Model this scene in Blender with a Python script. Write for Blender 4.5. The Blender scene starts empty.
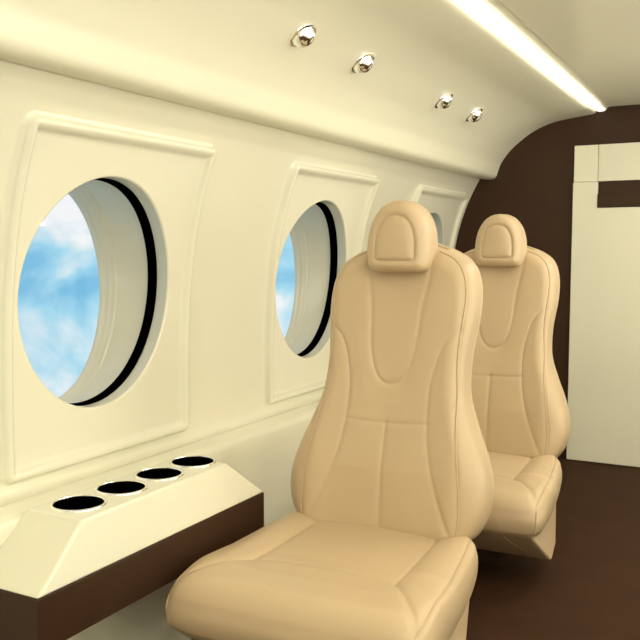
import bpy, bmesh, math, random
import numpy as np
from mathutils import Vector, Matrix

S = bpy.context.scene
COL = S.collection
PI = math.pi

# ------------------------------------------------------------------ camera
F_PX = 839.0
cam_d = bpy.data.cameras.new('camera')
cam_d.sensor_width = 36.0
cam_d.sensor_fit = 'HORIZONTAL'
cam_d.lens = 36.0 * F_PX / 640.0
cam_d.clip_start = 0.05
cam = bpy.data.objects.new('camera', cam_d)
COL.objects.link(cam)
yaw = math.atan2(448, 839)
pitch = math.atan(69 / 839.0)
fw = Vector((-math.sin(yaw) * math.cos(pitch), math.cos(yaw) * math.cos(pitch), -math.sin(pitch)))
cam.location = (0, 0, 1.10)
cam.rotation_euler = fw.to_track_quat('-Z', 'Y').to_euler()
S.camera = cam

# ------------------------------------------------------------------ world: sky with clouds
W = bpy.data.worlds.new('sky')
S.world = W
W.use_nodes = True
nt = W.node_tree
nt.nodes.clear()
def N(t, kind, **kw):
    n = t.nodes.new(kind)
    for k, v in kw.items():
        setattr(n, k, v)
    return n
out = N(nt, 'ShaderNodeOutputWorld')
bg = N(nt, 'ShaderNodeBackground')
tc = N(nt, 'ShaderNodeTexCoord')
sep = N(nt, 'ShaderNodeSeparateXYZ')
nt.links.new(tc.outputs['Generated'], sep.inputs[0])
mp = N(nt, 'ShaderNodeMapping')
mp.inputs['Location'].default_value = (0.35, 0.1, 0.22)
mp.inputs['Scale'].default_value = (8, 8, 11)
nt.links.new(tc.outputs['Generated'], mp.inputs[0])
no = N(nt, 'ShaderNodeTexNoise')
no.inputs['Scale'].default_value = 1.0
no.inputs['Detail'].default_value = 8; no.inputs['Distortion'].default_value = 0.25
no.inputs['Roughness'].default_value = 0.52
nt.links.new(mp.outputs[0], no.inputs['Vector'])
# height band: white above, blue near the horizon, cloud banks below
band = N(nt, 'ShaderNodeValToRGB')
band.color_ramp.interpolation = 'EASE'
mr = N(nt, 'ShaderNodeMapRange')
mr.inputs['From Min'].default_value = -0.22
mr.inputs['From Max'].default_value = 0.14
nt.links.new(sep.outputs['Z'], mr.inputs['Value'])
nt.links.new(mr.outputs[0], band.inputs[0])
cr = band.color_ramp
cr.elements[0].position = 0.0; cr.elements[0].color = (0.50, 0.50, 0.50, 1)
cr.elements[1].position = 1.0; cr.elements[1].color = (1, 1, 1, 1)
for p_, v_ in ((0.30, 0.56), (0.44, 0.46), (0.52, 0.26), (0.60, 0.40), (0.66, 0.74), (0.80, 0.98)):
    e = cr.elements.new(p_); e.color = (v_, v_, v_, 1)
mul = N(nt, 'ShaderNodeMath', operation='MULTIPLY_ADD')
mul.inputs[1].default_value = 2.6
mul.inputs[2].default_value = -1.30
nt.links.new(no.outputs['Fac'], mul.inputs[0])
add = N(nt, 'ShaderNodeMath', operation='ADD', use_clamp=True)
nt.links.new(mul.outputs[0], add.inputs[0])
nt.links.new(band.outputs[0], add.inputs[1])
skyc = N(nt, 'ShaderNodeValToRGB')
skyc.color_ramp.elements[0].position = 0.12; skyc.color_ramp.elements[0].color = (0.22, 0.57, 0.83, 1)
skyc.color_ramp.elements[1].position = 0.86; skyc.color_ramp.elements[1].color = (1.0, 1.0, 1.0, 1)
e = skyc.color_ramp.elements.new(0.45); e.color = (0.42, 0.76, 0.92, 1)
e = skyc.color_ramp.elements.new(0.62); e.color = (0.66, 0.86, 0.94, 1)
nt.links.new(add.outputs[0], skyc.inputs[0])
nt.links.new(skyc.outputs[0], bg.inputs[0])
bg.inputs[1].default_value = 1.0
nt.links.new(bg.outputs[0], out.inputs[0])

# ------------------------------------------------------------------ added fill lamps, and the strip lights
def area(name, loc, rot, sx, sy, power, color):
    l = bpy.data.lights.new(name, 'AREA')
    l.shape = 'RECTANGLE'; l.size = sx; l.size_y = sy
    l.energy = power; l.color = color
    o = bpy.data.objects.new(name, l)
    COL.objects.link(o); o.location = loc; o.rotation_euler = rot
    return o
WARM = (1.0, 0.93, 0.80)
area('ceiling_fill_light', (0.0, 1.0, 1.79), (0, 0, 0), 0.34, 1.3, 7, WARM)  # added lamps for overall brightness, unseen
area('ceiling_fill_light', (0.0, 3.2, 1.79), (0, 0, 0), 0.34, 1.3, 8, WARM)
area('ceiling_fill_light', (0.0, -0.9, 1.79), (0, 0, 0), 0.34, 1.3, 5, WARM)
# unseen fill added on the windowless aisle side and at the aft end
FILL_COL = (1.0, 0.98, 0.90)
for yy, pw in ((-0.6, 1), (0.7, 2), (1.9, 5), (3.1, 8)):
    area('aisle_side_fill', (1.22, yy, 0.95), (0, math.radians(90), 0), 0.55, 0.5, pw, FILL_COL)
area('aft_fill', (0.1, -1.6, 0.35), (math.radians(128), 0, 0), 1.6, 0.8, 9, FILL_COL)  # added fill from behind the viewer, no fitting
# added unseen uplight on the aisle side, to brighten the ceiling
area('ceiling_uplight_fill', (.98, 1.3, 1.30), (0, math.radians(152), 0), 0.10, 6.0, 44, FILL_COL)
# lamps inside the two light strips, grazing the coves
area('strip_light', (-.748, 1.1, 1.793), (0, math.radians(94), 0), 0.012, 6.4, 7, WARM)
area('strip_light', (.448, 1.1, 1.793), (0, math.radians(-94), 0), 0.012, 6.4, 7, WARM)

vs = S.view_settings
S.display_settings.display_device = 'sRGB'
vs.view_transform = 'Standard'
vs.look = 'None'
vs.exposure = -0.03
vs.gamma = 1.0
vs.use_curve_mapping = False

# ------------------------------------------------------------------ materials
def mat(name, col, rough=0.5, metal=0.0, coat=0.0, emis=None, estr=0.0, bump=None, sheen=0.0, vary=0.0, spec=0.5, vscale=6):
    m = bpy.data.materials.new(name); m.use_nodes = True
    t = m.node_tree; b = t.nodes['Principled BSDF']
    b.inputs['Base Color'].default_value = (*col, 1)
    b.inputs['Roughness'].default_value = rough
    b.inputs['Metallic'].default_value = metal
    b.inputs['Coat Weight'].default_value = coat
    b.inputs['Coat Roughness'].default_value = 0.08
    b.inputs['Sheen Weight'].default_value = sheen
    b.inputs['Specular IOR Level'].default_value = spec
    if emis:
        b.inputs['Emission Color'].default_value = (*emis, 1)
        b.inputs['Emission Strength'].default_value = estr
    co = t.nodes.new('ShaderNodeTexCoord')
    if vary:
        n = t.nodes.new('ShaderNodeTexNoise'); n.inputs['Scale'].default_value = vscale; n.inputs['Detail'].default_value = 3
        t.links.new(co.outputs['Object'], n.inputs['Vector'])
        r = t.nodes.new('ShaderNodeValToRGB')
        r.color_ramp.elements[0].position = .3; r.color_ramp.elements[1].position = .7
        r.color_ramp.elements[0].color = (*[c * (1 - vary) for c in col], 1)
        r.color_ramp.elements[1].color = (*[min(1, c * (1 + vary)) for c in col], 1)
        t.links.new(n.outputs['Fac'], r.inputs[0]); t.links.new(r.outputs[0], b.inputs['Base Color'])
    if bump:
        n = t.nodes.new('ShaderNodeTexNoise'); n.inputs['Scale'].default_value = bump[0]; n.inputs['Detail'].default_value = 4
        t.links.new(co.outputs['Object'], n.inputs['Vector'])
        bp = t.nodes.new('ShaderNodeBump'); bp.inputs['Strength'].default_value = bump[1]; bp.inputs['Distance'].default_value = bump[2]
        t.links.new(n.outputs['Fac'], bp.inputs['Height']); t.links.new(bp.outputs[0], b.inputs['Normal'])
    return m

M = {}
M['cream'] = mat('cream_gloss', (0.80, 0.775, 0.615), 0.24, coat=0.35)
M['ceiling'] = mat('cream_ceiling', (0.81, 0.78, 0.61), 0.34, coat=0.12)
M['panel'] = mat('cream_panel', (0.81, 0.785, 0.63), 0.22, coat=0.35)
M['console'] = mat('cream_console', (0.80, 0.78, 0.63), 0.2, coat=0.4)
M['tunnel'] = mat('cream_shaded_tunnel', (0.60, 0.58, 0.46), 0.3, coat=0.3)  # darkened cream: shade of the window recess put into the colour
M['brown'] = mat('brown_laminate', (0.042, 0.019, 0.0085), 0.45, vary=0.06, spec=0.25)
M['carpet'] = mat('brown_floor', (0.046, 0.021, 0.010), 0.7, spec=0.08, vary=0.10, bump=(900, 0.15, 0.0008))
M['leather'] = mat('tan_leather', (0.555, 0.418, 0.257), 0.42, bump=(500, 0.10, 0.0006), vary=0.02, vscale=4)
M['leather_dark'] = mat('tan_leather_piping', (0.55, 0.41, 0.25), 0.45)
M['black'] = mat('black_rubber', (0.0006, 0.0006, 0.0006), 0.8, spec=0.0)
M['chrome'] = mat('chrome', (0.97, 0.965, 0.95), 0.12, metal=1.0)
M['steel'] = mat('dark_metal', (0.05, 0.04, 0.035), 0.4, metal=0.6)
M['glow'] = mat('strip_diffuser', (0.9, 0.88, 0.8), 0.4, emis=(1.0, 0.96, 0.83), estr=1.0)
M['diffuser'] = mat('fill_lamp_diffuser', (0.9, 0.88, 0.8), 0.4, emis=(1.0, 0.94, 0.82), estr=3.0)  # glow of the added ceiling fill lamps
def glass():
    m = bpy.data.materials.new('window_glass'); m.use_nodes = True
    t = m.node_tree; t.nodes.clear()
    o = t.nodes.new('ShaderNodeOutputMaterial'); mx = t.nodes.new('ShaderNodeMixShader')
    tr = t.nodes.new('ShaderNodeBsdfTransparent'); gl = t.nodes.new('ShaderNodeBsdfGlossy')
    gl.inputs['Roughness'].default_value = 0.02
    tr.inputs[0].default_value = (0.98, 0.99, 1.0, 1)
    mx.inputs[0].default_value = 0.03
    t.links.new(tr.outputs[0], mx.inputs[1]); t.links.new(gl.outputs[0], mx.inputs[2]); t.links.new(mx.outputs[0], o.inputs[0])
    return m
M['glass'] = glass()

# ------------------------------------------------------------------ helpers
def link(name, me, m, parent=None, smooth=True, loc=None):
    o = bpy.data.objects.new(name, me); COL.objects.link(o)
    if m: me.materials.append(m)
    if smooth:
        me.polygons.foreach_set('use_smooth', [True] * len(me.polygons))
    if parent: o.parent = parent
    if loc: o.location = loc
    return o
def mesh(name, V, Fs, m, parent=None, smooth=True, loc=None):
    me = bpy.data.meshes.new(name)
    me.from_pydata([tuple(map(float, v)) for v in V], [], [tuple(map(int, f)) for f in Fs]); me.update()
    return link(name, me, m, parent, smooth, loc)
def grid_faces(nr, nc, closed=False, off=0, flip=False):
    Fs = []
    for i in range(nr - 1):
        for j in range(nc if closed else nc - 1):
            a = off + i * nc + j; b = off + i * nc + (j + 1) % nc
            c = b + nc; d = a + nc
            Fs.append((a, d, c, b) if flip else (a, b, c, d))
    return Fs
def empty(name, loc=(0, 0, 0), rz=0):
    o = bpy.data.objects.new(name, None); COL.objects.link(o)
    o.location = loc; o.rotation_euler = (0, 0, rz); o.empty_display_size = 0.1
    return o
def tag(o, label=None, cat=None, group=None, kind=None):
    if label: o['label'] = label
    if cat: o['category'] = cat
    if group: o['group'] = group
    if kind: o['kind'] = kind
    return o
def auto_smooth(o, ang=35):
    me = o.data
    bm = bmesh.new(); bm.from_mesh(me)
    for e in bm.edges:
        if len(e.link_faces) == 2 and e.calc_face_angle(0) > math.radians(ang): e.smooth = False
    bm.to_mesh(me); bm.free()
def fix_normals(o):
    bm = bmesh.new(); bm.from_mesh(o.data); bmesh.ops.recalc_face_normals(bm, faces=bm.faces); bm.to_mesh(o.data); bm.free()
def bevel_poly(name, V, Fs, m, parent=None, w=0.006, seg=3, loc=None):
    """a solid from vertices and faces with rounded edges"""
    bm = bmesh.new()
    vs_ = [bm.verts.new(v) for v in V]
    for f in Fs: bm.faces.new([vs_[i] for i in f])
    bmesh.ops.recalc_face_normals(bm, faces=bm.faces)
    if w: bmesh.ops.bevel(bm, geom=list(bm.edges), offset=w, segments=seg, profile=0.5, affect='EDGES')
    me = bpy.data.meshes.new(name); bm.to_mesh(me); bm.free()
    o = link(name, me, m, parent, True, loc); auto_smooth(o, 50)
    if w:
        md = o.modifiers.new('weighted', 'WEIGHTED_NORMAL'); md.keep_sharp = True; md.weight = 60
    return o
BOXF = [(0, 1, 2, 3), (4, 5, 6, 7), (0, 1, 5, 4), (1, 2, 6, 5), (2, 3, 7, 6), (3, 0, 4, 7)]
def box(name, x0, x1, y0, y1, z0, z1, m, parent=None, w=0.004, seg=2):
    V = [(x0, y0, z0), (x1, y0, z0), (x1, y1, z0), (x0, y1, z0), (x0, y0, z1), (x1, y0, z1), (x1, y1, z1), (x0, y1, z1)]
    return bevel_poly(name, V, BOXF, m, parent, w, seg)
def lathe(name, prof, m, parent=None, seg=48, mtx=None):
    """prof: (r, h) list about local Z, closed where r=0"""
    V = []; n = seg
    for r, h in prof:
        for k in range(n):
            a = 2 * PI * k / n
            v = Vector((r * math.cos(a), r * math.sin(a), h))
            V.append(mtx @ v if mtx else v)
    Fs = grid_faces(len(prof), n, True)
    o = mesh(name, V, Fs, m, parent)
    bm = bmesh.new(); bm.from_mesh(o.data); bmesh.ops.remove_doubles(bm, verts=bm.verts, dist=1e-6)
    bmesh.ops.recalc_face_normals(bm, faces=bm.faces); bm.to_mesh(o.data); bm.free()
    o.data.polygons.foreach_set('use_smooth', [True] * len(o.data.polygons))
    auto_smooth(o, 40)
    return o
def tube(name, pts, r, m, parent=None, closed=False, res=6):
    c = bpy.data.curves.new(name, 'CURVE'); c.dimensions = '3D'; c.bevel_depth = r; c.bevel_resolution = 3; c.use_fill_caps = True
    s = c.splines.new('POLY'); s.points.add(len(pts) - 1)
    for i, p in enumerate(pts): s.points[i].co = (*p, 1)
    s.use_cyclic_u = closed
    tmp = bpy.data.objects.new(name, c); COL.objects.link(tmp)
    dg = bpy.context.evaluated_depsgraph_get(); dg.update()
    me = bpy.data.meshes.new_from_object(tmp.evaluated_get(dg)); me.name = name
    bpy.data.objects.remove(tmp)
    me.materials.clear()
    return link(name, me, m, parent)
def smooth_path(P, n):
    """Catmull-Rom through P, n samples uniformly by length"""
    P = np.array(P, float)
    Q = np.vstack([2 * P[0] - P[1], P, 2 * P[-1] - P[-2]])
    o = []
    for i in range(1, len(Q) - 2):
        for t in np.linspace(0, 1, 30, endpoint=False):
            a, b, c, d = Q[i - 1], Q[i], Q[i + 1], Q[i + 2]
            o.append(.5 * (2 * b + (c - a) * t + (2 * a - 5 * b + 4 * c - d) * t * t + (3 * b - a - 3 * c + d) * t ** 3))
    o.append(P[-1]); o = np.array(o)
    L = np.r_[0, np.cumsum(np.linalg.norm(np.diff(o, axis=0), axis=1))]
    s = np.linspace(0, L[-1], n)
    return np.stack([np.interp(s, L, o[:, k]) for k in range(o.shape[1])], 1)

# ------------------------------------------------------------------ cabin shell
Y0, Y1 = -2.2, 4.48            # aft and forward ends
XC = -0.15                     # centre line of the cabin
def wx(z):
    z = np.asarray(z, float)
    return -1.572 + .174 * np.maximum(z - .5, 0) ** 3.58
WY = [1.706, 2.877, 4.040]     # centres of the window panels
WOFF = -.026                   # the opening sits a little aft in its panel
PHW, PZ0, PZ1 = 0.354, 0.550, 1.400   # panel half width, bottom, top

wall_prof = [(-1.40, -0.02), (-1.42, 0.06), (-1.43, 0.2), (-1.435, 0.35), (-1.436, .46), (-1.437, .495), (-1.441, .508), (-1.450, .516), (-1.462, .519), (-1.480, .521), (-1.494, .523), (-1.504, .5245), (-1.514, .523), (-1.527, .518), (-1.540, .516), (-1.553, .519), (-1.562, .526), (-1.568, .536), (-1.5705, .55)]
zs = list(np.linspace(.565, 1.385, 30)) + [1.41, 1.44, 1.465, 1.485, 1.5]
wall_prof += [(float(wx(z)), float(z)) for z in zs]
ys = [Y0, -1, 0, .8]
for c in WY:
    ys += list(np.linspace(c - PHW + .015, c + PHW - .015, 8)); 
    ys += [c + PHW + .1] if c < 4 else []
ys = sorted(ys + [1.2, Y1])
V = [(x, y, z) for (x, z) in wall_prof for y in ys]
Fs = []
nc = len(ys)
for i in range(len(wall_prof) - 1):
    for j in range(nc - 1):
        zc = (wall_prof[i][1] + wall_prof[i + 1][1]) / 2; yc = (ys[j] + ys[j + 1]) / 2
        if .565 < zc < 1.385 and any(abs(yc - c) < PHW - .015 for c in WY): continue
        a = i * nc + j
        Fs.append((a, a + nc, a + nc + 1, a + 1))
wl = mesh('wall_left', V, Fs, M['cream']); tag(wl, kind='structure')
# right side mirrors it, without windows
V = [(2 * XC - x, y, z) for (x, z) in wall_prof for y in (Y0, 1, Y1)]
wr = mesh('wall_right', V, grid_faces(len(wall_prof), 3), M['cream']); tag(wr, kind='structure')

# cove and ceiling
cove = [(-1.415, 1.503), (-1.398, 1.491), (-1.385, 1.487), (-1.355, 1.4855), (-1.330, 1.488), (-1.314, 1.502), (-1.304, 1.530), (-1.285, 1.576), (-1.232, 1.642), (-1.153, 1.705), (-1.086, 1.742), (-1.009, 1.768), (-.908, 1.783), (-.833, 1.792), (-.812, 1.796)]
cp = smooth_path(cove, 90)
def cove_at(x):
    i = np.argmin(np.abs(cp[20:, 0] - x)) + 20
    t = cp[min(i + 1, 89)] - cp[i - 1]; t /= np.linalg.norm(t)
    return cp[i][1], t
step = [(-.806, 1.800), (-.806, 1.812)]
flat = [(-.752, 1.812), (-.750, 1.819), (-.744, 1.823), (-.735, 1.825)]
left = [tuple(p) for p in cp] + step + flat
full = left + [(2 * XC - x, z) for x, z in reversed(left)]
V = [(x, y, z) for (x, z) in full for y in (Y0, 1, 2.5, Y1)]
ce = mesh('ceiling', V, grid_faces(len(full), 4), M['ceiling']); auto_smooth(ce, 35); tag(ce, kind='structure')

# light strips lying in the ceiling step
def strip(sgn, label):
    xc = -.779 if sgn < 0 else 2 * XC + .779
    t = empty('light_strip', (xc, 1.1, 1.81))
    prof = [(.0240 * math.cos(a) - .0, -.009 * math.sin(a)) for a in np.linspace(0, PI, 17)]
    prof = [(.0240, .0015)] + prof + [(-.0240, .0015)]
    ye = (-3.25, -1, 1, 3.368)
    V = [(x, y, z) for y in ye for x, z in prof]
    n = len(prof)
    Fs = grid_faces(4, n, True) + [tuple(range(n)), tuple(range(3 * n, 4 * n))]
    d = mesh('diffuser', V, Fs, M['glow'], t); fix_normals(d); auto_smooth(d, 50)
    tag(t, label, 'light strip')
strip(-1, 'long glowing warm white light strip where the curved side cove meets the flat ceiling')
strip(1, 'glowing light strip along the aisle side of the ceiling, outside the picture')

# raised frame of the flat ceiling panel beside the bulkhead
def frame_bar(pts, r, name, m, parent=None):
    return tube(name, pts, r, m, parent, closed=True)
def ceiling_panel(x0, x1, y0, y1, label):
    o = box('ceiling_panel', x0, x1, y0, y1, 1.819, 1.8275, M['ceiling'], None, w=0.004, seg=3)
    tag(o, label, 'ceiling panel')
    return o
ceiling_panel(-.715, .415, 1.9, 4.36, 'flat cream glossy ceiling panel meeting the top of the dark front bulkhead')

# floor, ends
fl = box('floor', -1.42, 1.12, Y0, Y1 + .02, -.04, 0, M['carpet'], None, w=0); tag(fl, kind='structure')
def end_wall(name, y, m, flip):
    o = box(name, -1.60, 1.30, min(y, y + flip * .04), max(y, y + flip * .04), -.04, 1.86, m, None, w=0)
    tag(o, kind='structure'); return o
end_wall('wall_front', Y1, M['brown'], 1)
end_wall('wall_back', Y0, M['cream'], -1)

# cream door panel in the dark bulkhead, with its recessed dark slot
dr = empty('door_1', (-.905, Y1, 0)); tag(dr, kind='structure')
def dpart(name, x0, x1, y0, y1, z0, z1, m, w=.004, seg=3, parent=dr):
    o = box(name, x0, x1, y0, y1, z0, z1, m, None, w, seg)
    o.parent = parent; o.matrix_parent_inverse = Matrix.Translation(-dr.location)
    return o
DX0, DX1 = -.905, .30
dpart('header_panel', DX0 + .003, -.784, Y1 - .022, Y1, 1.452, 1.637, M['panel'], .003)
dpart('header_panel', -.782, DX1, Y1 - .022, Y1, 1.452, 1.637, M['panel'], .003)
L = [(DX0, .004), (DX1, .004), (DX1, 1.319), (-.781, 1.319), (-.781, 1.451), (DX0, 1.451)]
V = [(x + .905, yy, z) for yy in (-.026, 0) for x, z in L]
bevel_poly('door_leaf', V, [tuple(range(6)), tuple(range(11, 5, -1))] + [(k, (k + 1) % 6, 6 + (k + 1) % 6, 6 + k) for k in range(6)], M['panel'], dr, .005, 4)
dpart('slot_back', -.779, DX1, Y1 - .010, Y1, 1.320, 1.451, M['brown'], 0)
dpart('slot_shelf', -.781, DX1, Y1 - .030, Y1 - .004, 1.321, 1.390, M['brown'], .002)

# ------------------------------------------------------------------ windows
def rrect(a, b, r, n=40):
    """rounded rectangle, half sizes a (y) and b (z); counter-clockwise, 4*n points"""
    P = []
    r = max(r, .002)
    for (sx, sy, a0) in ((1, 1, 0), (-1, 1, 90), (-1, -1, 180), (1, -1, 270)):
        cx, cy = sx * (a - r), sy * (b - r)
        for k in range(8):
            t = math.radians(a0 + 90 * k / 7)
            P.append((cx + r * math.cos(t), cy + r * math.sin(t)))
    Pd = []
    m = len(P)
    for i in range(m):
        p, q = np.array(P[i]), np.array(P[(i + 1) % m])
        k = 22 if i % 8 == 7 else 1
        for j in range(k): Pd.append(p + (q - p) * j / k)
    return np.array(Pd)

def ring_obj(name, rings, m, parent, ang=60):
    V = [v for r in rings for v in r]
    n = len(rings[0])
    o = mesh(name, V, grid_faces(len(rings), n, True), m, parent); fix_normals(o); auto_smooth(o, ang); return o

EZ = .988; EA, EB = .282, .305
def make_window(idx, yc):
    w = empty('window_%d' % idx, (-1.56, yc, EZ)); tag(w, kind='structure')
    ox, oz = -1.56, EZ
    pc = (PZ0 + PZ1) / 2
    rings = []
    # rim profile: (inset, height over wall)
    prof = [(-.014, -.001), (-.007, .0015), (-.001, .006), (.002, .013), (.006, .020), (.011, .0245), (.016, .0255), (.021, .0235), (.026, .018), (.029, .0125), (.033, .0095), (.040, .0085)]
    base = None
    for d, hgt in prof:
        R = rrect(PHW - d, (PZ1 - PZ0) / 2 - d, max(.024 - d, .004), 40)
        rings.append([(float(wx(z + pc)) + hgt - ox, y, z + pc - oz) for y, z in R])
    Rl = rrect(PHW - .040, (PZ1 - PZ0) / 2 - .040, .002)
    th = np.array([math.atan2((z + pc - EZ) / EB, (y - WOFF) / EA) for y, z in Rl])
    E = np.stack([EA * np.cos(th) + WOFF, EB * np.sin(th) + EZ - pc], 1)
    for t in (.25, .5, .75, .9, .97):
        Q = Rl + (E - Rl) * t
        rings.append([(float(wx(z + pc)) + .0085 - ox, y, z + pc - oz) for y, z in Q])
    for s, hgt in ((1.0, .0085), (.992, .0070), (.988, .003)):
        rings.append([(float(wx(oz + EB * math.sin(t) * s)) + hgt - ox, EA * s * math.cos(t) + WOFF, EB * s * math.sin(t)) for t in th])
    ring_obj('window_panel', rings, M['panel'], w)
    n = 120
    T = [2 * PI * k / n for k in range(n)]
    def er(a, b, dep, k=1.0):
        # dep: depth behind the wall skin; k: how far the ring follows the curve of the wall
        return [((float(wx(oz + b * math.sin(t))) * k + (-1.559) * (1 - k)) - dep - ox, a * math.cos(t) + WOFF, b * math.sin(t)) for t in T]
    a1, b1 = EA * .988, EB * .988
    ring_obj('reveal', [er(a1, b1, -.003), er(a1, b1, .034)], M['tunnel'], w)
    ring_obj('gasket', [er(a1, b1, .034), er(a1 - .004, b1 - .004, .035), er(a1 - .004, b1 - .004, .066), er(a1, b1, .067)], M['black'], w)
    R = [er(a1, b1, .067, .95)]
    for k in range(1, 9):
        t = k / 8
        R.append(er(a1 + (.238 - a1) * t ** 1.3, b1 + (.314 - b1) * t, .067 + (.150 - .067) * t, 1 - .6 * t))
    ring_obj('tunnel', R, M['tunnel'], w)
    R = [er(.238, .314, .149, .4), er(.233, .313, .150, .38), er(.230, .312, .154, .36), er(.229, .311, .163, .3), er(.224, .309, .166, .3), er(.222, .309, .170, .25), er(.221, .308, .180, .2), er(.217, .306, .183, .2), er(.214, .305, .187, .1), er(.213, .305, .196, 0)]
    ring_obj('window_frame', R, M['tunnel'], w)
    # pane, a thin solid disc
    Vp = [v for dd in (.188, .193) for v in er(.214, .306, dd, 0)]
    Fp = [tuple(range(n)), tuple(reversed(range(n, 2 * n)))] + grid_faces(2, n, True)
    mesh('pane', Vp, Fp, M['glass'], w, smooth=False)
for i, c in enumerate(WY): make_window(i + 1, c)

# ------------------------------------------------------------------ console with four cup holders
CX, CY = -1.345, 1.58
con = empty('side_console', (CX, CY, 0.0))
tag(con, 'glossy cream wall console with four cup holders over a dark brown box', 'console')
zt, zb = .525, .411
T = [(-1.446, 1.31), (-1.278, 1.31), (-1.278, 1.86), (-1.446, 1.86)]
B = [(-1.433, 1.156), (-1.250, 1.156), (-1.250, 2.006), (-1.433, 2.006)]
V = [(x - CX, y - CY, zb) for x, y in B] + [(x - CX, y - CY, zt) for x, y in T]
top = bevel_poly('top_cover', V, BOXF, M['console'], con, w=.007, seg=5)
cups = [(-1.368, 1.393 + .1437 * k) for k in range(4)]
# drill the wells
bmc = bmesh.new()
for x, y in cups:
    bmesh.ops.create_cone(bmc, cap_ends=True, segments=64, radius1=.0585, radius2=.0585, depth=.08, matrix=Matrix.Translation((x - CX, y - CY, zt)))
mec = bpy.data.meshes.new('cut'); bmc.to_mesh(mec); bmc.free()
cut = bpy.data.objects.new('cut', mec); COL.objects.link(cut); cut.location = con.location
top.modifiers.clear()
md = top.modifiers.new('wells', 'BOOLEAN'); md.operation = 'DIFFERENCE'; md.object = cut; md.solver = 'EXACT'
bpy.context.view_layer.update()
dg = bpy.context.evaluated_depsgraph_get()
me2 = bpy.data.meshes.new_from_object(top.evaluated_get(dg)); me2.name = 'top_cover'
top.modifiers.clear(); top.data = me2
md = top.modifiers.new('weighted', 'WEIGHTED_NORMAL'); md.keep_sharp = True; md.weight = 60
auto_smooth(top, 50)
if 1:
    bpy.data.objects.remove(cut)
box_o = box('body', -1.436 - CX, -1.2515 - CX, 1.1575 - CY, 2.0045 - CY, .297, .411, M['brown'], con, w=.003)
for x, y in cups:
    hld = lathe('cup_holder', [(0, -.036), (.054, -.036), (.0575, -.032), (.0578, -.001), (.0566, -.001), (.056, -.028), (0, -.030)], M['black'], con, 64, Matrix.Translation((x - CX, y - CY, zt)))
    rim = lathe('rim', [(.0565, -.004), (.0565, .002), (.058, .0036), (.061, .0036), (.0632, .002), (.0640, -.0005), (.0640, -.001)], M['chrome'], hld, 64, Matrix.Translation((x - CX, y - CY, zt)))
    rim['label'] = 'chrome rim'
for ch in con.children:
    if ch.name.startswith('cup_holder'): ch['label'] = 'black round cup well'
box_o['label'] = 'dark brown box'

# ------------------------------------------------------------------ chrome reading lights in the cove
def downlight(y, x, label):
    z, t = cove_at(x)
    nrm = Vector((t[1], 0, -t[0]))      # into the cabin
    if nrm.z > 0: nrm = -nrm
    zax = nrm.normalized(); yax = Vector((0, 1, 0)); xax = yax.cross(zax)
    R = Matrix((xax, yax, zax)).transposed().to_4x4() @ Matrix.Scale(1.15, 4)
    e = empty('ceiling_spotlight', (x, y, float(z)))
    ring = lathe('mounting_ring', [(.0, -.004), (.038, -.004), (.0385, .001), (.037, .0045), (.033, .0065), (.0285, .0055), (.0265, .003), (.0, .003)], M['chrome'], e, 56, R)
    dome = [(.0300 * math.cos(a), .0035 + .026 * math.sin(a)) for a in np.linspace(0, PI / 2, 14)]
    d = lathe('dome', dome[:-1] + [(0, .0295)], M['chrome'], e, 48, R)
    lens = lathe('lens', [(.0045, .0280), (.0045, .0302), (.003, .0308), (0, .0310)], M['steel'], e, 24, R)
    tag(e, label, 'spotlight', 'chrome spotlights in the curved ceiling cove')
downlight(2.078, -1.165, 'small chrome dome spotlight, leftmost and largest of the four on the cove')
downlight(2.465, -1.165, 'small chrome dome spotlight, second from the left on the cove')
downlight(3.22, -1.165, 'small chrome dome spotlight, third from the left on the cove')
downlight(3.61, -1.165, 'small chrome dome spotlight, nearest the dark front bulkhead, rightmost of four')

# ------------------------------------------------------------------ added fill lamps on the ceiling (over the aisle, unseen)
for k, (y, lb) in enumerate(((1.0, 'rectangular cream lamp added as fill over the aisle amidships'), (3.2, 'rectangular cream lamp added as fill over the aisle near the bulkhead'), (-.9, 'rectangular cream lamp added as fill over the aisle behind the viewer'))):
    e = empty('ceiling_fill_lamp', (0, y, 1.815))
    V = [(-.19, -.67, .008), (.19, -.67, .008), (.19, .67, .008), (-.19, .67, .008), (-.19, -.67, -.008), (.19, -.67, -.008), (.19, .67, -.008), (-.19, .67, -.008)]
    bevel_poly('fill_lamp_housing', V, BOXF, M['ceiling'], e, .003, 2)
    V = [(sx * .165, sy * .645, zz) for zz in (-.013, -.007) for sx, sy in ((-1, -1), (1, -1), (1, 1), (-1, 1))]
    bevel_poly('diffuser', V, BOXF, M['diffuser'], e, .002, 2)
    tag(e, lb, 'ceiling lamp')

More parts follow.
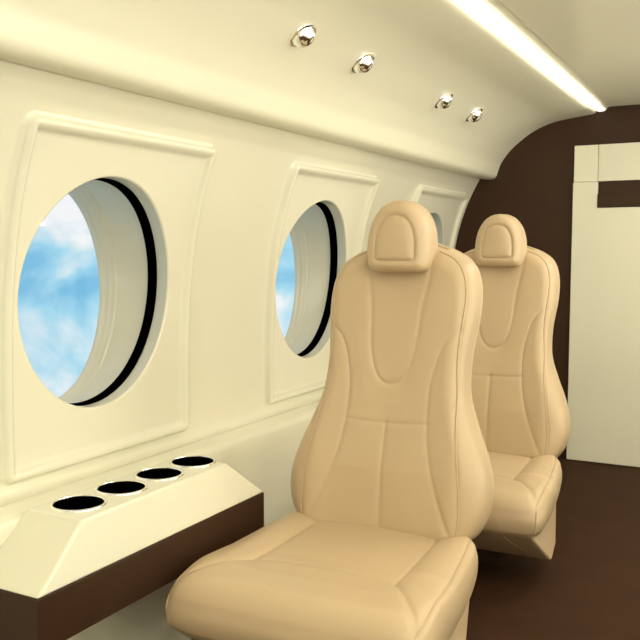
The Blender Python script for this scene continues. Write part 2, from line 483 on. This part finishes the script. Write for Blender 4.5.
# ------------------------------------------------------------------ seats
def seg_dist(P, polys):
    """distance of points P (n,2) to a list of polylines"""
    D = np.full(len(P), 1e9)
    for L in polys:
        L = np.array(L, float)
        for a, b in zip(L[:-1], L[1:]):
            ab = b - a; q = (ab @ ab)
            if q < 1e-12: continue
            t = np.clip(((P - a) @ ab) / q, 0, 1)
            D = np.minimum(D, np.hypot(*(P - (a + t[:, None] * ab)).T))
    return D
def in_poly(P, L):
    L = np.array(L, float); x, y = P[:, 0], P[:, 1]; r = np.zeros(len(P), bool)
    for (x0, y0), (x1, y1) in zip(L, np.roll(L, -1, 0)):
        c = ((y0 > y) != (y1 > y)) & (x < (x1 - x0) * (y - y0) / ((y1 - y0) + 1e-15) + x0)
        r ^= c
    return r
def split_mesh(V, Fs, groups, m, parent, loc=(0, 0, 0)):
    """one mesh cut into parts along its seams; the parts keep the shared normals"""
    full = bpy.data.meshes.new('tmp'); full.from_pydata(V.tolist(), [], Fs); full.update()
    nor = np.zeros(len(V) * 3); full.vertices.foreach_get('normal', nor); nor = nor.reshape(-1, 3)
    objs = {}
    for name, sel in groups:
        fs = [Fs[i] for i in sel]
        used = sorted({v for f in fs for v in f}); mp_ = {v: i for i, v in enumerate(used)}
        me = bpy.data.meshes.new(name)
        me.from_pydata(V[used].tolist(), [], [tuple(mp_[v] for v in f) for f in fs]); me.update()
        o = link(name, me, m, parent, True)
        me.normals_split_custom_set_from_vertices([tuple(n) for n in nor[used]])
        objs.setdefault(name, []).append(o)
    bpy.data.meshes.remove(full)
    return objs

def pillow(outline, center, nring, front, back, band, power=1.0):
    """solid from a star-shaped outline. front/back: f(P, d) -> 3-D points; band: list of f(P)-> 3-D point rings between them"""
    O = np.array(outline); n = len(O); c = np.array(center)
    ss = 1 - (1 - np.linspace(0, 1, nring + 1)[1:]) ** power
    rings = [c + (O - c) * s for s in ss]
    P = np.vstack([c[None]] + rings)
    d = seg_dist(P, [np.vstack([O, O[:1]])])
    A = front(P, d); Bk = back(P, d)
    V = [A]
    Fs = [(0, 1 + j, 1 + (j + 1) % n) for j in range(n)]
    Fs += grid_faces(nring, n, True, 1)
    cent = [P[0]]
    off = len(A); last = off - n
    for b in band:
        R = b(O); V.append(R)
        Fs += [(last + j, off + j, off + (j + 1) % n, last + (j + 1) % n) for j in range(n)]
        last = off; off += n
    bo = off
    V.append(Bk); lb_ = bo + len(Bk) - n
    Fs += [(last + j, lb_ + j, lb_ + (j + 1) % n, last + (j + 1) % n) for j in range(n)]
    Fs += [(bo, bo + 1 + (j + 1) % n, bo + 1 + j) for j in range(n)]
    Fs += grid_faces(nring, n, True, bo + 1, flip=True)
    # orient consistently outward
    V = np.vstack(V)
    nfront = n + n * (nring - 1)
    cen = []
    for f in Fs[:nfront]:
        cen.append(P[list(f)].mean(0))
    return V, Fs, np.array(cen), nfront

def orient(V, Fs):
    me = bpy.data.meshes.new('tmp'); me.from_pydata(V.tolist(), [], Fs)
    bm = bmesh.new(); bm.from_mesh(me); bmesh.ops.recalc_face_normals(bm, faces=bm.faces)
    F2 = [tuple(v.index for v in f.verts) for f in bm.faces]
    bm.free(); bpy.data.meshes.remove(me); return F2

def mirror(L): return [(-x, z) for x, z in L]

# seat-local frame: x across, -y forward (to the viewer), z up; origin on the floor
OY = 1.80
def back_plane(z): return .26 + .18 * (z - .35) + .07 * np.maximum(z - .5, 0)

half = [(.0, 1.128), (.06, 1.124), (.108, 1.110), (.150, 1.094), (.190, 1.066), (.212, 1.025), (.221, .97), (.219, .90), (.207, .80), (.211, .70), (.238, .62), (.268, .55), (.290, .48), (.293, .42), (.277, .365), (.245, .325), (.19, .300), (0.0, .292)]
hp = smooth_path(half, 170)
BO = np.vstack([hp, mirror(hp[-2:0:-1].tolist())])
half_pip = smooth_path([(.106, 1.100), (.150, 1.080), (.180, 1.050), (.197, 1.00), (.198, .94), (.192, .87), (.190, .80), (.196, .72), (.206, .62), (.220, .52), (.229, .44), (.228, .37), (.215, .335)], 90)
tongue = smooth_path([(-.100, 1.10), (-.094, 1.045), (-.076, .94), (-.069, .85), (-.056, .785), (-.034, .742), (0, .727), (.034, .742), (.056, .785), (.069, .85), (.076, .94), (.094, 1.045), (.100, 1.10)], 90)
bol = smooth_path([(.193, .882), (.168, .868), (.146, .835), (.130, .785), (.119, .725), (.118, .66), (.126, .58), (.145, .50), (.175, .42), (.205, .355), (.225, .31)], 80)
fold_h = [(-.118, .628), (-.06, .624), (0, .622), (.06, .624), (.118, .628)]
fold_v = [(0, .622), (0, .30)]

def back_front(P, d):
    x, z = P[:, 0], P[:, 1]
    y = back_plane(z).copy()
    # edge roll
    R, RY = .052, .060
    q = np.clip(1 - d / R, 0, 1)
    y += RY * (1 - np.sqrt(np.maximum(1 - q ** 2, 0)))
    # side wings swell forward low down, tongue sits a little deeper
    y -= .016 * np.exp(-((np.abs(x) - .205) / .05) ** 2) * np.clip((.95 - z) / .4, 0, 1)
    y += .010 * np.exp(-(x / .10) ** 2)
    y -= .012 * np.exp(-((z - .52) / .13) ** 2) * np.exp(-(x / .14) ** 2)
    pip = [half_pip.tolist(), mirror(half_pip.tolist())]
    dp = seg_dist(P, pip)
    ds = seg_dist(P, [tongue, bol, mirror(bol.tolist()), fold_v])
    dh = seg_dist(P, [fold_h])
    y += .0036 * np.exp(-(ds / .0050) ** 1.2) + .0026 * np.exp(-(dh / .005) ** 1.2) + .003 * np.exp(-(dp / .005) ** 1.4)
    y -= .0035 * (1 - np.exp(-ds / .03))
    # fine wrinkles by the seams
    return np.stack([x, y, z], 1)
def back_back(P, d):
    x, z = P[:, 0], P[:, 1]
    y = back_plane(z) + .155
    q = np.clip(1 - d / .06, 0, 1)
    y -= .055 * (1 - np.sqrt(np.maximum(1 - q ** 2, 0)))
    k = 1 - .06 * 1
    return np.stack([x, y, z], 1)
def mk_band(t):
    def f(O):
        y = back_plane(O[:, 1]) + .06 + .04 * t
        s = 1 + .010 * math.sin(PI * t)
        return np.stack([O[:, 0] * s, y, (O[:, 1] - .7) * s + .7], 1)
    return f

def front_y(x, z):
    P = np.array([[x, z]]); O = np.vstack([BO, BO[:1]])
    return back_front(P, seg_dist(P, [O]))[0][1]

def rounded_outline(pts, n):
    return smooth_path(pts, n)

def make_seat():
    s = empty('cabin_seat', (-.912, OY, 0), math.radians(2.5))
    # ---- backrest
    V, Fs, cen, nf = pillow(BO, (0, .70), 105, back_front, back_back, [mk_band(t) for t in (.0, .25, .5, .75, 1.0)])
    F2 = orient(V, Fs)
    tong_poly = tongue.tolist()
    bl = bol.tolist() + [(.229, .37), (.228, .44), (.220, .52), (.206, .62), (.196, .72), (.190, .80), (.192, .87)]
    isT = in_poly(cen, tong_poly)
    isR = in_poly(cen, bl); isL = in_poly(cen, mirror(bl))
    inner = [(.118, .628), (.118, .66)]
    lum = [(0, .622), (.118, .627)] + [tuple(p) for p in bol if p[1] < .627] + [(.0, .300)]
    isLR = in_poly(cen, lum) & ~isR; isLL = in_poly(cen, mirror(lum)) & ~isL & ~isLR
    g = {}
    lab = np.zeros(len(F2), int)
    lab[:nf][isT] = 1; lab[:nf][isR] = 2; lab[:nf][isL] = 3; lab[:nf][isLR] = 4; lab[:nf][isLL] = 5
    names = ['backrest', 'backrest_insert', 'backrest_bolster', 'backrest_bolster', 'lumbar_panel', 'lumbar_panel']
    groups = [(names[k], np.nonzero(lab == k)[0]) for k in range(6)]
    split_objs = split_mesh(V, F2, groups, M['leather'], s)
    main = split_objs['backrest'][0]
    for k, L in split_objs.items():
        if k != 'backrest':
            for o in L: o.parent = main
    for sg in (1, -1):
        pts = [(sg * x, front_y(sg * x, z) - .0012, z) for x, z in half_pip]
        tube('piping', pts, .0026, M['leather_dark'], main)
    # ---- headrest
    hh = smooth_path([(0, 1.040), (.05, 1.040), (.070, 1.042), (.086, 1.053), (.0925, 1.078), (.0945, 1.112), (.090, 1.155), (.076, 1.194), (.053, 1.224), (.027, 1.239), (0, 1.243)], 110)
    HO = np.vstack([hh, mirror(hh[-2:0:-1].tolist())])
    hi = smooth_path([(0, 1.072), (.036, 1.072), (.051, 1.074), (.057, 1.082), (.058, 1.10), (.056, 1.135), (.047, 1.167), (.028, 1.192), (0, 1.200)], 70)
    HI = np.vstack([hi, mirror(hi[-2:0:-1].tolist()), hi[:1]])
    def hf(P, d):
        x, z = P[:, 0], P[:, 1]
        y = np.full(len(P), .357) + .10 * (z - 1.04)
        q = np.clip(1 - d / .034, 0, 1)
        y += .040 * (1 - np.sqrt(np.maximum(1 - q ** 2, 0)))
        y += 1.5 * x ** 2
        di = seg_dist(P, [HI]); ins = in_poly(P, HI)
        y += .0045 * np.exp(-(di / .005) ** 1.3)
        y -= np.where(ins, .006 * (1 - np.exp(-di / .012)), 0)
        y -= np.where(~ins, .003 * (1 - np.exp(-di / .012)), 0)
        return np.stack([x, y, z], 1)
    def hb(P, d):
        x, z = P[:, 0], P[:, 1]
        y = np.full(len(P), .505) + .12 * (z - 1.04)
        q = np.clip(1 - d / .045, 0, 1)
        y -= .05 * (1 - np.sqrt(np.maximum(1 - q ** 2, 0)))
        return np.stack([x, y, z], 1)
    def hband(t):
        return lambda O: np.stack([O[:, 0] * (1 + .012 * math.sin(PI * t)), .405 + .024 * 1 + .1 * (O[:, 1] - 1.04) + .02 * t, (O[:, 1] - 1.13) * (1 + .01 * math.sin(PI * t)) + 1.13], 1)
    V, Fs, cen, nf = pillow(HO, (0, 1.125), 46, hf, hb, [hband(t) for t in (.2, .6)])
    F2 = orient(V, Fs)
    ins = np.zeros(len(F2), bool); ins[:nf] = in_poly(cen, HI)
    hd = split_mesh(V, F2, [('headrest', np.nonzero(~ins)[0]), ('headrest_insert', np.nonzero(ins)[0])], M['leather'], s)
    hd['headrest'][0].location.x = .004
    hd['headrest_insert'][0].parent = hd['headrest'][0]
    # ---- cushion: outline in (x, y)
    co = smooth_path([(0, -.312), (.12, -.311), (.23, -.308), (.276, -.302), (.301, -.289), (.313, -.263), (.317, -.22), (.316, -.10), (.309, .02), (.299, .14), (.286, .24), (.266, .285), (.22, .305), (0, .31)], 170)
    CO = np.vstack([co, mirror(co[-2:0:-1].tolist())])
    bo_ = [(.176, .30), (.178, .20), (.181, .06), (.184, -.085), (.190, -.102), (.215, -.135), (.245, -.180), (.278, -.232), (.305, -.285)]
    bs = smooth_path(bo_, 80)
    fold = smooth_path([(-.186, -.095), (-.12, -.077), (-.04, -.068), (.04, -.068), (.12, -.077), (.186, -.095)], 40)
    cpip = smooth_path([(.262, .27), (.274, .18), (.287, .05), (.297, -.07), (.302, -.17), (.302, -.235), (.297, -.272)], 60)
    def ctop(P, d):
        x, y = P[:, 0], P[:, 1]
        z = np.full(len(P), .336)
        z += .012 * np.clip((-.02 - y) / .15, 0, 1)
        z += .014 * np.exp(-((np.abs(x) - .235) / .05) ** 2) * np.clip((y + .26) / .2, 0, 1)
        # front roll is fuller than the side roll
        fr = np.clip((-y - .14) / .16, 0, 1)
        R = .034 + .050 * fr; H = .030 + .035 * fr
        q = np.clip(1 - d / R, 0, 1)
        z -= H * (1 - np.sqrt(np.maximum(1 - q ** 2, 0)))
        ds = seg_dist(P, [bs, mirror(bs.tolist())]); df = seg_dist(P, [fold]); dp = seg_dist(P, [cpip, mirror(cpip.tolist())])
        z -= .0055 * np.exp(-(ds / .006) ** 1.2) + .0022 * np.exp(-(df / .010) ** 1.2) + .004 * np.exp(-(dp / .006) ** 1.3)
        z += .005 * (1 - np.exp(-ds / .03))
        return np.stack([x, y, z], 1)
    def cbot(P, d):
        x, y = P[:, 0], P[:, 1]
        z = np.full(len(P), .215)
        q = np.clip(1 - d / .02, 0, 1)
        z += .012 * (1 - np.sqrt(np.maximum(1 - q ** 2, 0)))
        return np.stack([x * .97, y * .97 + .003, z], 1)
    def zrim(O):
        return ctop(O, np.zeros(len(O)))[:, 2]
    def cband(t):
        def f(O):
            z = zrim(O) * (1 - t) + .230 * t
            b = 1 + .014 * math.sin(PI * min(1, t * .9 + .1))
            k = b * (1 - .022 * t ** 2)
            return np.stack([O[:, 0] * k, O[:, 1] * k, z], 1)
        return f
    V, Fs, cen, nf = pillow(CO, (0, 0), 100, ctop, cbot, [cband(t) for t in (.12, .3, .5, .7, .9, 1.0)])
    F2 = orient(V, Fs)
    bp = bs.tolist() + [(.33, -.30), (.33, .33), (.176, .33)]
    isR = in_poly(cen, bp); isL = in_poly(cen, mirror(bp))
    lab = np.zeros(len(F2), int); lab[:nf][isR] = 1; lab[:nf][isL] = 2
    cu = split_mesh(V, F2, [('seat_cushion', np.nonzero(lab == 0)[0]), ('cushion_bolster', np.nonzero(lab == 1)[0]), ('cushion_bolster', np.nonzero(lab == 2)[0])], M['leather'], s)
    cmain = cu['seat_cushion'][0]
    for o in cu['cushion_bolster']: o.parent = cmain
    Oc = np.vstack([CO, CO[:1]])
    for sg in (1, -1):
        pts = []
        for x, y in cpip:
            P = np.array([[x, y]]); p = ctop(P, seg_dist(P, [Oc]))[0]
            pts.append((sg * p[0], p[1], p[2] + .0008))
        # down the front corner
        for z in np.linspace(pts[-1][2] - .012, .236, 14):
            tt = min(1, (pts[59][2] - z) / .045)
            kx = .297 + .0030 * math.sin(tt * PI / 2); ky = -.272 - .021 * math.sin(tt * PI / 2)
            k = 1 - .022 * ((.31 - z) / .08 if z < .31 else 0) ** 2
            pts.append((sg * (kx + .003) * k, ky * k - .002, z))
        sp = smooth_path(pts, 120)
        tube('piping', [tuple(p) for p in sp], .0028, M['leather_dark'], cmain)
    # ---- base skirt, tapering under the cushion
    rings = []
    for k in range(9):
        t = k / 8
        z = .224 - .139 * t
        yf = -.288 + .203 * t ** 1.1; yr = .25 - .135 * t
        hwf = .290 + .024 * t; hwr = .272 + .022 * t
        r = .022
        L = [(-hwf, yf), (hwf, yf), (hwr, yr), (-hwr, yr)]
        ring = []
        for i in range(4):
            a = np.array(L[i - 1], float); b = np.array(L[i], float); c = np.array(L[(i + 1) % 4], float)
            p = b + (a - b) / np.linalg.norm(a - b) * r; q = b + (c - b) / np.linalg.norm(c - b) * r
            for u in np.linspace(0, 1, 7):
                ring.append((1 - u) ** 2 * p + 2 * u * (1 - u) * b + u * u * q)
        rings.append([(x, y, z) for x, y in ring])
    V = [v for r in rings for v in r]; n = len(rings[0])
    Fs = grid_faces(9, n, True) + [tuple(range(n)), tuple(range(8 * n, 9 * n))]
    sk = mesh('base_skirt', V, Fs, M['leather'], s); fix_normals(sk); auto_smooth(sk, 40)
    pts = []
    for k in range(20):
        t = k / 19
        pts.append((.195 + .085 * t ** 1.6 - .0, -.2893 + .203 * t ** 1.1, .2235 - .136 * t))
    tube('seam', pts, .0016, M['leather_dark'], sk)
    V = [(sx * .13, yy, z) for z in (0.0, .0865) for sx, yy in ((-1, 0), (1, 0), (1, .10), (-1, .10))]
    bevel_poly('pedestal', V, BOXF, M['brown'], s, .006, 3)
    return s

seat = make_seat()
GR = 'tan leather cabin seats in a row by the windows'
tag(seat, 'nearest tan leather cabin seat, beside the console with cup holders', 'seat', GR)
def copy_tree(o, parent=None):
    c = o.copy(); COL.objects.link(c); c.parent = parent
    for ch in list(o.children): copy_tree(ch, c)
    return c
s2 = copy_tree(seat)
s2.location = (-.912, OY + 1.0, 0)
tag(s2, 'farther tan leather cabin seat, partly hidden behind the nearest seat, by the dark bulkhead', 'seat', GR)
